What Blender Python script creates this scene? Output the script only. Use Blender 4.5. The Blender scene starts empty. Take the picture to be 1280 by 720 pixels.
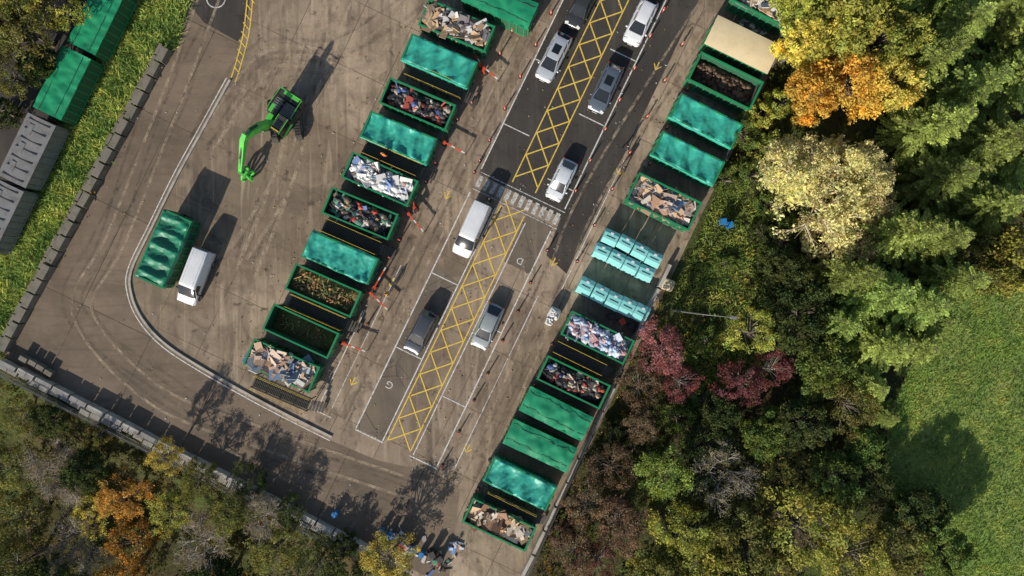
import bpy, math, random
import numpy as np
from mathutils import Vector, Matrix, noise
random.seed(7); rng=np.random.default_rng(7)
S=13.0; H=65.6
def P(px,py,h=0.0):
    k=(H-h)/H
    return ((px-640)/S*k,(360-py)/S*k)
def LN(s,t): return (640+.9*s+.435*t, 265+.435*s-.9*t)
def LP(s,t,h=0): return P(*LN(s,t),h)
scene=bpy.context.scene
def link(o): scene.collection.objects.link(o); return o
# ---------------------------------------------------------------- materials
class NT:
    def __init__(s,name):
        s.m=bpy.data.materials.new(name); s.m.use_nodes=True
        s.t=s.m.node_tree; s.t.nodes.clear()
        s.out=s.n('ShaderNodeOutputMaterial')
    def n(s,ty,**k):
        x=s.t.nodes.new(ty)
        for a,b in k.items(): setattr(x,a,b)
        return x
    def l(s,a,b): s.t.links.new(a,b)
    def coords(s,rot=0.0,scale=(1,1,1)):
        tc=s.n('ShaderNodeTexCoord')
        mp=s.n('ShaderNodeMapping'); s.l(tc.outputs['Object'],mp.inputs['Vector'])
        mp.inputs['Rotation'].default_value=(0,0,rot); mp.inputs['Scale'].default_value=scale
        return mp.outputs[0]
    def noise(s,vec,scale,detail=6,rough=.6,lo=.3,hi=.7,dist=0.0):
        x=s.n('ShaderNodeTexNoise'); x.inputs['Scale'].default_value=scale; x.inputs['Detail'].default_value=detail
        x.inputs['Roughness'].default_value=rough; x.inputs['Distortion'].default_value=dist
        s.l(vec,x.inputs['Vector'])
        r=s.n('ShaderNodeMapRange'); r.inputs['From Min'].default_value=lo; r.inputs['From Max'].default_value=hi
        s.l(x.outputs['Fac'],r.inputs['Value']); return r.outputs[0]
    def mix(s,f,a,b,mode='MIX'):
        x=s.n('ShaderNodeMix',data_type='RGBA',blend_type=mode)
        for i,v in ((0,f),(6,a),(7,b)):
            if hasattr(v,'is_output'): s.l(v,x.inputs[i])
            elif i==0: x.inputs[0].default_value=v
            else: x.inputs[i].default_value=(*v[:3],1)
        return x.outputs[2]
    def math(s,op,a,b=0.0):
        x=s.n('ShaderNodeMath',operation=op)
        for i,v in enumerate((a,b)):
            if hasattr(v,'is_output'): s.l(v,x.inputs[i])
            else: x.inputs[i].default_value=v
        return x.outputs[0]
    def bsdf(s,col,rough=.8,metal=0.0,bump=None,bs=.3,bd=.02,spec=.5,alpha=None):
        b=s.n('ShaderNodeBsdfPrincipled')
        for k,v in (('Base Color',col),('Roughness',rough),('Metallic',metal),('Specular IOR Level',spec)):
            if hasattr(v,'is_output'): s.l(v,b.inputs[k])
            elif k=='Base Color': b.inputs[k].default_value=(*v[:3],1)
            else: b.inputs[k].default_value=v
        if alpha is not None: s.l(alpha,b.inputs['Alpha'])
        if bump is not None:
            u=s.n('ShaderNodeBump'); u.inputs['Strength'].default_value=bs; u.inputs['Distance'].default_value=bd
            s.l(bump,u.inputs['Height']); s.l(u.outputs[0],b.inputs['Normal'])
        s.l(b.outputs[0],s.out.inputs['Surface']); return s.m
def M_paint(name,col,rough=.45,metal=0.0,dirt=.35,scale=1.5,dcol=(.10,.08,.06)):
    t=NT(name); v=t.coords(); f=t.noise(v,scale,8,.65,.45,.75); f2=t.noise(v,scale*8,4,.6,.3,.9)
    c=t.mix(t.math('MULTIPLY',f,dirt),col,dcol); c=t.mix(t.math('MULTIPLY',f2,.25),c,tuple(x*.55 for x in col))
    return t.bsdf(c,rough,metal)
def M_attr(name,rough=.7,dirt=.2):
    t=NT(name); a=t.n('ShaderNodeAttribute',attribute_name='Col'); v=t.coords()
    f=t.noise(v,5,6,.6,.45,.8); c=t.mix(t.math('MULTIPLY',f,dirt),a.outputs['Color'],(.06,.05,.04))
    return t.bsdf(c,rough)
def M_leaf(name,col,col2=None,trans=.32):
    t=NT(name); a=t.n('ShaderNodeAttribute',attribute_name='Col'); col2=col2 or tuple(x*.6 for x in col)
    v=t.coords(); f=t.noise(v,.8,3,.6,.35,.65)
    c=t.mix(f,col,col2); c=t.mix(1.0,c,a.outputs['Color'],'MULTIPLY')
    oi=t.n('ShaderNodeObjectInfo'); hs=t.n('ShaderNodeHueSaturation')
    t.l(c,hs.inputs['Color']); r=t.n('ShaderNodeMapRange'); t.l(oi.outputs['Random'],r.inputs['Value'])
    r.inputs['To Min'].default_value=.482; r.inputs['To Max'].default_value=.512; t.l(r.outputs[0],hs.inputs['Hue'])
    r2=t.n('ShaderNodeMapRange'); t.l(t.math('FRACT',t.math('MULTIPLY',oi.outputs['Random'],7.3)),r2.inputs['Value']); r2.inputs['To Min'].default_value=.8; r2.inputs['To Max'].default_value=1.25; t.l(r2.outputs[0],hs.inputs['Value'])
    d=t.n('ShaderNodeBsdfDiffuse'); tr=t.n('ShaderNodeBsdfTranslucent'); t.l(hs.outputs[0],d.inputs[0]); t.l(hs.outputs[0],tr.inputs[0])
    mx=t.n('ShaderNodeMixShader'); mx.inputs[0].default_value=trans; t.l(d.outputs[0],mx.inputs[1]); t.l(tr.outputs[0],mx.inputs[2])
    t.l(mx.outputs[0],t.out.inputs['Surface']); return t.m
LR=math.radians(25.8)
def M_yard():
    t=NT('yard_concrete'); v=t.coords(LR); raw=t.coords()
    br=t.n('ShaderNodeTexBrick',offset=0.0,squash=1.0); t.l(v,br.inputs['Vector'])
    br.inputs['Scale'].default_value=1; br.inputs['Brick Width'].default_value=4.9; br.inputs['Row Height'].default_value=6.1
    br.inputs['Mortar Size'].default_value=.035; br.inputs['Mortar Smooth'].default_value=.3
    br.inputs['Color1'].default_value=(.51,.39,.275,1); br.inputs['Color2'].default_value=(.39,.30,.213,1); br.inputs['Mortar'].default_value=(.10,.072,.05,1)
    big=t.noise(raw,.07,9,.62,.40,.58,.6); c=t.mix(t.math('MULTIPLY',big,.72),br.outputs[0],(.20,.146,.098))
    mid=t.noise(raw,.35,10,.68,.46,.66,1.0); c=t.mix(t.math('MULTIPLY',mid,.68),c,(.13,.094,.064))
    st=t.noise(t.coords(LR,(1.3,.09,1)),1.0,7,.6,.49,.64,.3); c=t.mix(t.math('MULTIPLY',st,.55),c,(.15,.112,.078))
    st2=t.noise(t.coords(LR+.25,(.9,.07,1)),1.3,6,.6,.55,.71,.8); c=t.mix(t.math('MULTIPLY',st2,.55),c,(.64,.50,.35))
    pt=t.noise(raw,.16,4,.5,.57,.585,.3); c=t.mix(t.math('MULTIPLY',pt,.30),c,(.10,.078,.058))
    fi=t.noise(raw,3.5,8,.75,.3,.75); c=t.mix(t.math('MULTIPLY',fi,.4),c,(.16,.12,.084))
    spk=t.noise(raw,14,3,.7,.66,.72); c=t.mix(t.math('MULTIPLY',spk,.5),c,(.08,.065,.05))
    oil=t.noise(raw,.9,5,.55,.61,.71,.4); c=t.mix(t.math('MULTIPLY',oil,.65),c,(.055,.042,.032))
    return t.bsdf(c,.85,bump=fi,bs=.4,bd=.01,spec=.3)
def M_asph(name,a,b,wear=.5):
    t=NT(name); raw=t.coords(); v=t.coords(LR,(1.2,.1,1))
    big=t.noise(raw,.18,8,.6,.4,.65,.5); c=t.mix(big,a,b)
    st=t.noise(v,1.0,6,.6,.5,.72,.3); c=t.mix(t.math('MULTIPLY',st,wear),c,tuple(x*1.9 for x in b))
    fi=t.noise(raw,7,8,.8,.3,.75); c=t.mix(t.math('MULTIPLY',fi,.3),c,tuple(x*.5 for x in a))
    oil=t.noise(raw,.9,5,.55,.6,.7,.4); c=t.mix(t.math('MULTIPLY',oil,.5),c,tuple(x*.45 for x in a))
    cr=t.n('ShaderNodeTexVoronoi',feature='DISTANCE_TO_EDGE'); cr.inputs['Scale'].default_value=.22
    t.l(t.coords(.4),cr.inputs['Vector']); e=t.math('LESS_THAN',cr.outputs['Distance'],.005); c=t.mix(t.math('MULTIPLY',e,.6),c,(.04,.034,.028))
    return t.bsdf(c,.85,bump=fi,bs=.4,bd=.01,spec=.3)
def M_road():
    t=NT('access_road_surface'); raw=t.coords(); v=t.coords(LR)
    br=t.n('ShaderNodeTexBrick',offset=0.0); t.l(v,br.inputs['Vector'])
    br.inputs['Scale'].default_value=1; br.inputs['Brick Width'].default_value=7.3; br.inputs['Row Height'].default_value=9.7
    br.inputs['Mortar Size'].default_value=.045; br.inputs['Mortar Smooth'].default_value=.3
    br.inputs['Color1'].default_value=(.28,.208,.145,1); br.inputs['Color2'].default_value=(.225,.17,.12,1); br.inputs['Mortar'].default_value=(.05,.038,.028,1)
    big=t.noise(raw,.10,8,.6,.4,.62,.8); c=t.mix(t.math('MULTIPLY',big,.65),br.outputs[0],(.125,.095,.068))
    m=t.noise(raw,.8,8,.7,.5,.75,1.5); c=t.mix(t.math('MULTIPLY',m,.35),c,(.36,.27,.185))
    s=t.noise(t.coords(-.2,(.12,.9,1)),1.0,7,.65,.5,.68,1.2); c=t.mix(t.math('MULTIPLY',s,.45),c,(.10,.076,.056))
    fi=t.noise(raw,6,8,.75,.3,.75); c=t.mix(t.math('MULTIPLY',fi,.35),c,(.10,.077,.056))
    return t.bsdf(c,.85,bump=fi,bs=.4,bd=.01,spec=.3)
def M_mark(name,col,under=(.16,.13,.10),lo=.42,hi=.62,amt=.45):
    t=NT(name); raw=t.coords(); f=t.noise(raw,4,8,.75,lo,hi); f2=t.noise(raw,.5,4,.6,.35,.7)
    k=t.math('MULTIPLY',f,t.math('ADD',amt,t.math('MULTIPLY',f2,.4)))
    return t.bsdf(t.mix(k,col,under),.7)
def M_terrain():
    t=NT('terrain_soil'); raw=t.coords()
    a=t.noise(raw,.15,8,.65,.4,.6,.5); c=t.mix(a,(.11,.15,.04),(.13,.095,.055))
    b=t.noise(raw,2.5,8,.75,.35,.7); c=t.mix(b,c,(.05,.055,.022))
    d=t.noise(raw,9,5,.8,.6,.7); c=t.mix(t.math('MULTIPLY',d,.6),c,(.3,.2,.07))
    return t.bsdf(c,1,bump=b,bs=.8,bd=.15,spec=.1)
def M_field():
    t=NT('field_grass_soil'); raw=t.coords()
    a=t.noise(raw,.1,8,.6,.4,.62,.5); c=t.mix(a,(.22,.34,.065),(.31,.38,.11))
    b=t.noise(raw,1.6,9,.75,.35,.7,.5); c=t.mix(t.math('MULTIPLY',b,.55),c,(.13,.20,.045))
    d=t.noise(raw,.45,8,.7,.54,.70,1); c=t.mix(t.math('MULTIPLY',d,.55),c,(.36,.34,.16))
    return t.bsdf(c,1,bump=b,bs=.6,bd=.08,spec=.1)
m_green=M_paint('container_green_paint',(.014,.26,.10),.4,dirt=.5)
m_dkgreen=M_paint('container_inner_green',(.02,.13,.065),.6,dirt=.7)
m_lid=M_paint('green_cover_sheet',(.014,.31,.14),.5,dirt=.45,scale=.8,dcol=(.03,.13,.075))
m_tarp=M_paint('teal_tarpaulin',(.04,.41,.31),.42,dirt=.6,scale=1.0,dcol=(.05,.18,.13))
m_tarpg=M_paint('green_tarpaulin',(.014,.22,.12),.45,dirt=.6,scale=1.0,dcol=(.08,.11,.07))
m_cyan=M_paint('bank_cyan_plastic',(.30,.76,.72),.4,dirt=.25,dcol=(.12,.28,.25))
m_cream=M_paint('cream_board',(.82,.67,.41),.7,dirt=.35,scale=.6,dcol=(.55,.38,.2))
m_steel=M_paint('galvanised_steel',(.34,.33,.31),.45,.5,dirt=.5)
m_dark=M_paint('dark_steel',(.05,.048,.045),.6,.2,dirt=.4)
m_grate=M_paint('walkway_grating',(.12,.11,.095),.6,.3,dirt=.5)
m_grey=M_paint('grey_container_paint',(.24,.235,.23),.5,dirt=.6)
m_conc=M_paint('weathered_concrete',(.50,.46,.40),.9,dirt=.75,scale=.9,dcol=(.15,.13,.10))
m_mossc=M_paint('mossy_concrete',(.22,.195,.155),.9,dirt=.8,scale=1.2,dcol=(.06,.075,.03))
m_yel=M_paint('yellow_paint',(.75,.5,.05),.5,dirt=.5)
m_red=M_paint('red_paint',(.75,.09,.03),.5,dirt=.2)
m_white=M_paint('white_paint',(.75,.74,.72),.5,dirt=.25)
m_blue=M_paint('blue_plastic',(.03,.22,.5),.4,dirt=.2)
m_junk=M_attr('mixed_waste')
m_cloth=M_attr('clothing',.85,.1)
m_bark=M_paint('bark',(.20,.165,.13),.95,dirt=.5,scale=3)
m_barkpale=M_paint('pale_bark',(.78,.66,.42),.95,dirt=.25,scale=3,dcol=(.4,.33,.2))
m_barkgrey=M_paint('grey_bark',(.42,.37,.31),.95,dirt=.4,scale=3,dcol=(.22,.19,.16))
m_mach=M_paint('machine_green',(.10,.58,.08),.4,dirt=.25)
m_rub=M_paint('rubber',(.02,.02,.02),.8,dirt=.4)
m_wm=M_mark('white_road_paint',(.80,.78,.73)); m_ym=M_mark('yellow_road_paint',(.84,.58,.09),lo=.48,hi=.72)
m_cw=M_mark('crossing_paint',(.74,.71,.65),(.09,.08,.07),.38,.58,.55)
m_glass=NT('car_glass').bsdf((.012,.016,.02),.08,spec=.8)
def M_car(name,col,metal=.3):
    t=NT(name); v=t.coords(); f=t.noise(v,2,5,.6,.4,.8)
    c=t.mix(t.math('MULTIPLY',f,.12),col,(.2,.17,.13)); m=t.bsdf(c,.28,metal)
    b=[x for x in t.t.nodes if x.type=='BSDF_PRINCIPLED'][0]; b.inputs['Coat Weight'].default_value=.6; b.inputs['Coat Roughness'].default_value=.06
    return m
# ---------------------------------------------------------------- mesh builder
class B:
    def __init__(s): s.v=[];s.f=[];s.m=[];s.c=[];s.M=Matrix.Identity(4);s.col=(1,1,1);s.mi=0;s.sm=[]
    def add(s,vs,fs,mi=None,col=None,smooth=False):
        o=len(s.v); M=s.M
        for p in vs: s.v.append((M@Vector(p))[:]); s.c.append(col or s.col)
        for i,f in enumerate(fs):
            s.f.append(tuple(o+k for k in f)); s.m.append((mi[i] if isinstance(mi,list) else mi) if mi is not None else s.mi); s.sm.append(smooth)
    def box(s,c,d,mi=None,R=None,col=None,taper=1.0):
        x,y,z=d[0]/2,d[1]/2,d[2]/2
        vs=[(-x,-y,-z),(x,-y,-z),(x,y,-z),(-x,y,-z),(-x*taper,-y*taper,z),(x*taper,-y*taper,z),(x*taper,y*taper,z),(-x*taper,y*taper,z)]
        c=Vector(c); vs=[(R@Vector(p) if R is not None else Vector(p))+c for p in vs]
        s.add(vs,[(0,3,2,1),(4,5,6,7),(0,1,5,4),(1,2,6,5),(2,3,7,6),(3,0,4,7)],mi,col)
    def tube(s,a,b,r0,r1=None,n=8,mi=None,col=None,smooth=True,caps=True):
        r1=r0 if r1 is None else r1; a=Vector(a);b=Vector(b); d=(b-a).normalized()
        u=d.orthogonal().normalized(); w=d.cross(u); vs=[];fs=[]
        for p,r in((a,r0),(b,r1)):
            for i in range(n):
                t=2*math.pi*i/n; vs.append(p+u*math.cos(t)*r+w*math.sin(t)*r)
        for i in range(n): fs.append((i,(i+1)%n,n+(i+1)%n,n+i))
        s.add(vs,fs,mi,col,smooth)
        if caps: s.add(vs,[tuple(range(n))[::-1],tuple(range(n,2*n))],mi,col)
    def loft(s,rings,mf,caps=True,closed=True,smooth=True):
        n=len(rings[0]); vs=[p for r in rings for p in r]; fs=[];ms=[]
        for i in range(len(rings)-1):
            for j in range(n if closed else n-1):
                k=(j+1)%n; fs.append((i*n+j,i*n+k,(i+1)*n+k,(i+1)*n+j)); ms.append(mf(i,j))
        if caps:
            fs.append(tuple(range(n))[::-1]); ms.append(mf(0,0)); fs.append(tuple((len(rings)-1)*n+j for j in range(n))); ms.append(mf(0,0))
        s.add(vs,fs,ms,None,smooth)
    def blob(s,c,r,mi=None,col=None,n=6,m=4,jit=.25):
        vs=[];fs=[];c=Vector(c)
        for i in range(m+1):
            ph=math.pi*i/m
            for j in range(n):
                th=2*math.pi*j/n; k=1+random.uniform(-jit,jit)
                vs.append(c+Vector((r[0]*math.sin(ph)*math.cos(th)*k,r[1]*math.sin(ph)*math.sin(th)*k,r[2]*math.cos(ph)*k)))
        for i in range(m):
            for j in range(n): fs.append((i*n+j,(i+1)*n+j,(i+1)*n+(j+1)%n,i*n+(j+1)%n))
        s.add(vs,fs,mi,col,True)
    def obj(s,name,mats,loc=(0,0,0),rot=0.0,bevel=None):
        me=bpy.data.meshes.new(name); me.from_pydata(s.v,[],s.f)
        for m in mats: me.materials.append(m)
        me.polygons.foreach_set('material_index',s.m); me.polygons.foreach_set('use_smooth',s.sm)
        a=me.color_attributes.new('Col','FLOAT_COLOR','POINT'); arr=np.ones((len(s.v),4),dtype=np.float32); arr[:,:3]=np.array(s.c); a.data.foreach_set('color',arr.ravel())
        me.update(); o=bpy.data.objects.new(name,me); link(o); o.location=loc; o.rotation_euler=(0,0,rot)
        if bevel:
            b=o.modifiers.new('bevel','BEVEL'); b.width=bevel; b.segments=2; b.limit_method='ANGLE'; b.angle_limit=math.radians(35)
        return o
def quads_mesh(name,V,F,mi,C,mats,smooth=False):
    me=bpy.data.meshes.new(name); nv=len(V);nf=len(F)
    me.vertices.add(nv); me.vertices.foreach_set('co',V.astype(np.float32).ravel())
    me.loops.add(nf*4); me.loops.foreach_set('vertex_index',F.astype(np.int32).ravel())
    me.polygons.add(nf); me.polygons.foreach_set('loop_start',np.arange(0,nf*4,4,dtype=np.int32))
    for m in mats: me.materials.append(m)
    me.polygons.foreach_set('material_index',mi.astype(np.int32))
    a=me.color_attributes.new('Col','FLOAT_COLOR','POINT'); arr=np.ones((nv,4),dtype=np.float32); arr[:,:3]=C; a.data.foreach_set('color',arr.ravel())
    me.update(calc_edges=True); me.validate(); return me
def sheet(name,pts,z,mat):
    w=[(*P(*p),z) for p in pts]; me=bpy.data.meshes.new(name); me.from_pydata(w,[],[tuple(range(len(w)))]); me.materials.append(mat); me.update()
    if me.polygons[0].normal.z<0: me.flip_normals()
    return link(bpy.data.objects.new(name,me))
def strip(b,pts,w,z,mi=0):
    n=len(pts); L=[]
    for i,p in enumerate(pts):
        a=Vector(pts[max(i-1,0)]);c=Vector(pts[min(i+1,n-1)]); d=(c-a).normalized(); nn=Vector((-d.y,d.x)); L.append((Vector(p)+nn*w/2,Vector(p)-nn*w/2))
    for i in range(n-1):
        b.add([(*L[i][1],z),(*L[i+1][1],z),(*L[i+1][0],z),(*L[i][0],z)],[(0,1,2,3)],mi)
def smoothpath(pts,k=6):
    out=[]; n=len(pts)
    for i in range(n-1):
        p0,p1,p2,p3=[Vector(pts[max(0,min(n-1,j))]) for j in (i-1,i,i+1,i+2)]
        for q in range(k):
            t=q/k; out.append(tuple(.5*((2*p1)+(p2-p0)*t+(2*p0-5*p1+4*p2-p3)*t*t+(3*p1-p0-3*p2+p3)*t**3)))
    out.append(tuple(pts[-1])); return out
# ---------------------------------------------------------------- regions
yard=[(285,-90),(1045,-90),(1008,0),(880,262),(655,728),(610,790),(470,688),(6,446),(215,62),(240,0)]
fieldp=[(1195,368),(1400,330),(1500,900),(1210,900),(1150,700),(1105,600),(1110,520),(1150,430)]
vergep=[(160,0),(245,-30),(238,0),(222,60),(205,70),(2,440),(-60,540),(-90,450),(0,300)]
glade=[(900,230),(960,260),(968,400),(935,520),(870,490),(838,420),(850,350)]
svc=[(60,-80),(230,-80),(163,0),(0,308),(-60,420),(-160,380),(-40,180)]
def inpoly(X,Y,poly):
    pts=[P(*p) for p in poly]; r=np.zeros(X.shape,bool); n=len(pts)
    for i in range(n):
        x1,y1=pts[i];x2,y2=pts[(i+1)%n]
        c=((y1>Y)!=(y2>Y))&(X<(x2-x1)*(Y-y1)/(y2-y1+1e-12)+x1); r^=c
    return r
w0=Vector(P(6,446)); w1=Vector(P(470,688)); wd=(w1-w0).normalized(); wn=Vector((wd.y,-wd.x))
if wn.y>0: wn=-wn
def tz(X,Y):
    d=(X-w0.x)*wn.x+(Y-w0.y)*wn.y
    along=(X-w0.x)*wd.x+(Y-w0.y)*wd.y
    z=-np.clip((d-.9)*.55,0,4.5)*np.clip((52-along)/8,0,1)
    und=.25*np.sin(X*.21+1)*np.cos(Y*.17)
    return z-.08+np.where(d>2,und,0)-np.where(d>2,.1,0)
ax=np.concatenate([np.linspace(-500,-85,8),np.linspace(-80,80,161),np.linspace(85,500,8)])
XX,YY=np.meshgrid(ax,ax); ZZ=tz(XX,YY); n=len(ax)
V=np.stack([XX.ravel(),YY.ravel(),ZZ.ravel()],1); I=np.arange(n*n).reshape(n,n)
F=np.stack([I[:-1,:-1].ravel(),I[:-1,1:].ravel(),I[1:,1:].ravel(),I[1:,:-1].ravel()],1)
gm=quads_mesh('ground',V,F,np.zeros(len(F)),np.ones((len(V),3)),[M_terrain()]); link(bpy.data.objects.new('ground',gm))
sheet('yard_pavement',yard,0.0,M_yard())
sheet('access_road',[(285,-90),(330,-90),(313,0),(288,100),(225,218),(163,352),(172,388),(192,418),(245,460),(330,508),(412,550),(470,575),(545,592),(575,610),(560,735),(470,688),(6,446),(215,62),(240,0)],.004,M_road())
m_as=M_asph('asphalt_dark',(.056,.049,.043),(.080,.070,.059),.35)
sheet('asphalt_lane',[LN(-58,26),LN(58,20),LN(62,-30),LN(95,-40),LN(95,420),LN(-58,420)],.005,m_as)
m_as2=M_asph('asphalt_worn',(.15,.12,.09),(.22,.172,.125),.4)
sheet('queue_lane',[LN(-58,-328),LN(-19,-328),LN(-19,-110),LN(-58,-100)],.005,m_as2)
sheet('asphalt_bay',[LN(18,-60),LN(54,-60),LN(54,5),LN(18,5)],.0055,m_as2)
sheet('asphalt_patch',[(262,-60),(322,-60),(306,40),(297,52),(255,28),(240,10)],.009,m_as)
sheet('service_road',svc,.0,m_as)
sheet('field',fieldp,.03,M_field())
sheet('grass_verge',vergep,.02,bpy.data.materials['field_grass_soil'])
# ---------------------------------------------------------------- markings
b=B()
def LL(s1,t1,s2,t2,w=.12,z=.012,mi=0): strip(b,[LP(s1,t1),LP(s2,t2)],w,z,mi)
LL(-58,-328,-58,0);LL(-58,32,-58,330);LL(-21,-328,-21,-5);LL(21,-328,21,-5,.1);LL(54,-328,54,0);LL(58,32,58,330)
LL(-58,-330,-20,-330,.12);LL(17,-330,55,-330,.12)
for t in(-215,-112): LL(-57,t,-22,t,.1); LL(22,t-30,53,t-30,.1)
for t in(95,185,275): LL(-57,t,-22,t,.1); LL(22,t-38,57,t-38,.1)
LL(-112,-330,-112,-190,.1);LL(-112,-330,-92,-330,.1);LL(-96,-320,-96,-120,.07)
LL(98,-60,98,120,.08);LL(75,-320,75,-80,.08)
b.obj('white_lane_markings',[m_wm])
b=B()
t=-324
while t<330:
    if not(-12<t<32) :
        LL(-15,t,15,t+30,.12,.016);LL(15,t,-15,t+30,.12,.020)
    t+=30.5
for s in(-16,16): LL(s,-325,s,2,.11,.012); LL(s,34,s,340,.11,.012)
for (px,py) in((560,243),(490,352),(442,476),(692,327),(822,82),(775,213),(585,560)):
    x,y=P(px,py); d=Vector((.435,.9)); q=Vector((.9,-.435)); o=Vector((x,y))
    strip(b,[tuple(o-d*.5),tuple(o+d*.4)],.1,.016); strip(b,[tuple(o-d*.45),tuple(o+q*.38+d*.05)],.1,.020); strip(b,[tuple(o-d*.45),tuple(o-q*.38+d*.05)],.1,.024)
b.obj('yellow_hatch_marking',[m_ym])
b=B()
for i in range(12):
    s0=-56+i*9.7
    q=[LP(s0,9),LP(s0+5.6,9),LP(s0+5.6,24),LP(s0,24)]
    b.add([(*p,.03) for p in q],[(0,1,2,3)])
for t in(5,28): strip(b,[LP(-57,t),LP(60,t)],.09,.026)
b.obj('pedestrian_crossing',[m_cw])
kp=smoothpath([P(*p) for p in[(288,100),(255,160),(222,220),(190,285),(165,338),(165,368),(178,398),(205,428),(250,458),(330,503),(415,546)]],5)
b=B()
for i in range(len(kp)-1):
    a=Vector(kp[i]);c=Vector(kp[i+1]);d=c-a; R=Matrix.Rotation(math.atan2(d.y,d.x),3,'Z'); m=(a+c)/2
    b.box((m.x,m.y,.07),(d.length+.01,.22,.14),0,R)
b.obj('yard_kerb',[m_conc],bevel=.02)
b=B(); q=[]
for i,p in enumerate(kp):
    a=Vector(kp[max(i-1,0)]);c=Vector(kp[min(i+1,len(kp)-1)]);d=(c-a).normalized(); q.append((p[0]-d.y*-.42,p[1]+d.x*-.42))
strip(b,q,.10,.014)
cx,cy=P(270,-2); strip(b,[(cx+.9*math.cos(x/20*6.283),cy+.9*math.sin(x/20*6.283)) for x in range(21)],.1,.018)
b.obj('white_edge_line',[m_wm])
b=B()
for o in(0,7): strip(b,smoothpath([P(313+o,-60),P(306+o,30),P(296+o,75),P(287+o,103)],4),.11,.017)
for i in range(9):
    y=-5+i*11; strip(b,[P(311-i*2.3,y),P(318-i*2.3,y+9)],.1,.022)
b.obj('yellow_edge_line',[m_ym])
def text(tx,px,py,size,rot):
    c=bpy.data.curves.new('txt','FONT'); c.body=tx; c.size=size; c.align_x='CENTER'; c.align_y='CENTER'
    o=bpy.data.objects.new('tmp',c); link(o); dg=bpy.context.evaluated_depsgraph_get(); me=bpy.data.meshes.new_from_object(o.evaluated_get(dg)); bpy.data.objects.remove(o)
    me.materials.clear(); me.materials.append(m_wm); o=link(bpy.data.objects.new('painted_lettering',me)); o.location=(*P(px,py),.018); o.rotation_euler=(0,0,rot)
text('G',487,481,1.0,-LR+math.pi); text('D',650,326,.9,-LR+math.pi)
def M_stain(name,col,amt):
    t=NT(name); raw=t.coords(); f=t.noise(raw,1.3,8,.75,.42,.66,.6); a=t.math('MULTIPLY',f,amt); return t.bsdf(col,.8,alpha=a)
m_st=M_stain('tyre_dirt',(.09,.067,.048),.34); m_sl=M_stain('dry_mud',(.64,.5,.35),.6)
b=B(); zz=.032
def arc(pts,mi,w=.28,off=1.9):
    global zz
    p=smoothpath([P(*x) for x in pts],8)
    for o in(-off/2,off/2):
        q=[]
        for i in range(len(p)):
            a=Vector(p[max(i-1,0)]);c=Vector(p[min(i+1,len(p)-1)]);d=(c-a).normalized(); q.append((p[i][0]-d.y*o,p[i][1]+d.x*o))
        zz+=.0006; strip(b,q,w,zz,mi)
j=lambda:random.uniform(-14,14)
for k in range(5):
    arc([(440+j(),-20),(405+j(),60),(375+j(),130+j()),(350+j(),230),(310+j(),330+j())],(k%3)>0,.34)
for k in range(3):
    arc([(270+random.uniform(-25,15),-20),(215+random.uniform(-20,20),120),(130+random.uniform(-20,20),300),(95+random.uniform(-10,15),390),(200+j(),480+j()),(340+j(),550+j()),(520+j(),625+j())],k%2,.28)
for k in range(3):
    arc([(540+j(),-20),(440+j(),60+j()),(330+j(),80+j()),(260+j(),180)],k%2,.34)
for k in range(3):
    arc([LN(-85+j(),330),LN(-82+j()*.6,100),LN(-85+j()*.6,-100),LN(-80+j(),-340)],k%2,.25)
    arc([LN(110+j(),330),LN(82+j()*.6,60),LN(85+j()*.6,-100),LN(90+j(),-340)],k%2,.25)
b.obj('tyre_tracks',[m_st,m_sl])
# ---------------------------------------------------------------- containers
K1=(.025,.025,.027);K2=(.045,.043,.042);K3=(.07,.065,.06)
PAL={
'card':[(.52,.35,.20),(.60,.42,.25),(.43,.28,.16),(.68,.54,.38),(.78,.73,.65),(.36,.33,.29),(.22,.19,.2),K3,(.62,.6,.58)],
'black':[K1,K2,K1,K3,(.24,.22,.2),(.72,.69,.64),(.38,.24,.13),(.08,.14,.34),K2,(.5,.42,.32),(.45,.08,.05)],
'white':[(.80,.78,.75),(.70,.68,.66),(.82,.80,.76),(.34,.31,.29),K2,(.48,.37,.28),(.2,.28,.5),(.76,.74,.72)],
'mixed':[K2,(.42,.25,.13),(.10,.17,.38),(.58,.08,.05),(.55,.48,.42),K1,(.18,.13,.1),(.72,.7,.66),K3,(.12,.3,.2)],
'garden':[(.27,.24,.07),(.16,.19,.05),(.34,.24,.11),(.45,.17,.06),(.18,.13,.07),(.40,.35,.15),(.10,.13,.03),(.5,.22,.08)],
'blue':[(.66,.70,.80),(.42,.56,.78),(.80,.80,.80),(.16,.36,.70),(.72,.68,.68),(.5,.6,.74),(.6,.34,.32),(.3,.34,.45)],
'wood':[(.54,.36,.20),(.62,.43,.25),(.38,.22,.11),(.68,.55,.39),(.27,.14,.08),(.72,.64,.52),(.14,.09,.06)],
'soil':[(.15,.088,.05),(.11,.066,.042),(.18,.11,.068)],
'rubble':[(.66,.50,.39),(.50,.31,.20),(.74,.66,.57),(.36,.26,.2),(.80,.76,.70),(.28,.25,.23),(.58,.40,.25),(.2,.28,.4)],
}
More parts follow.
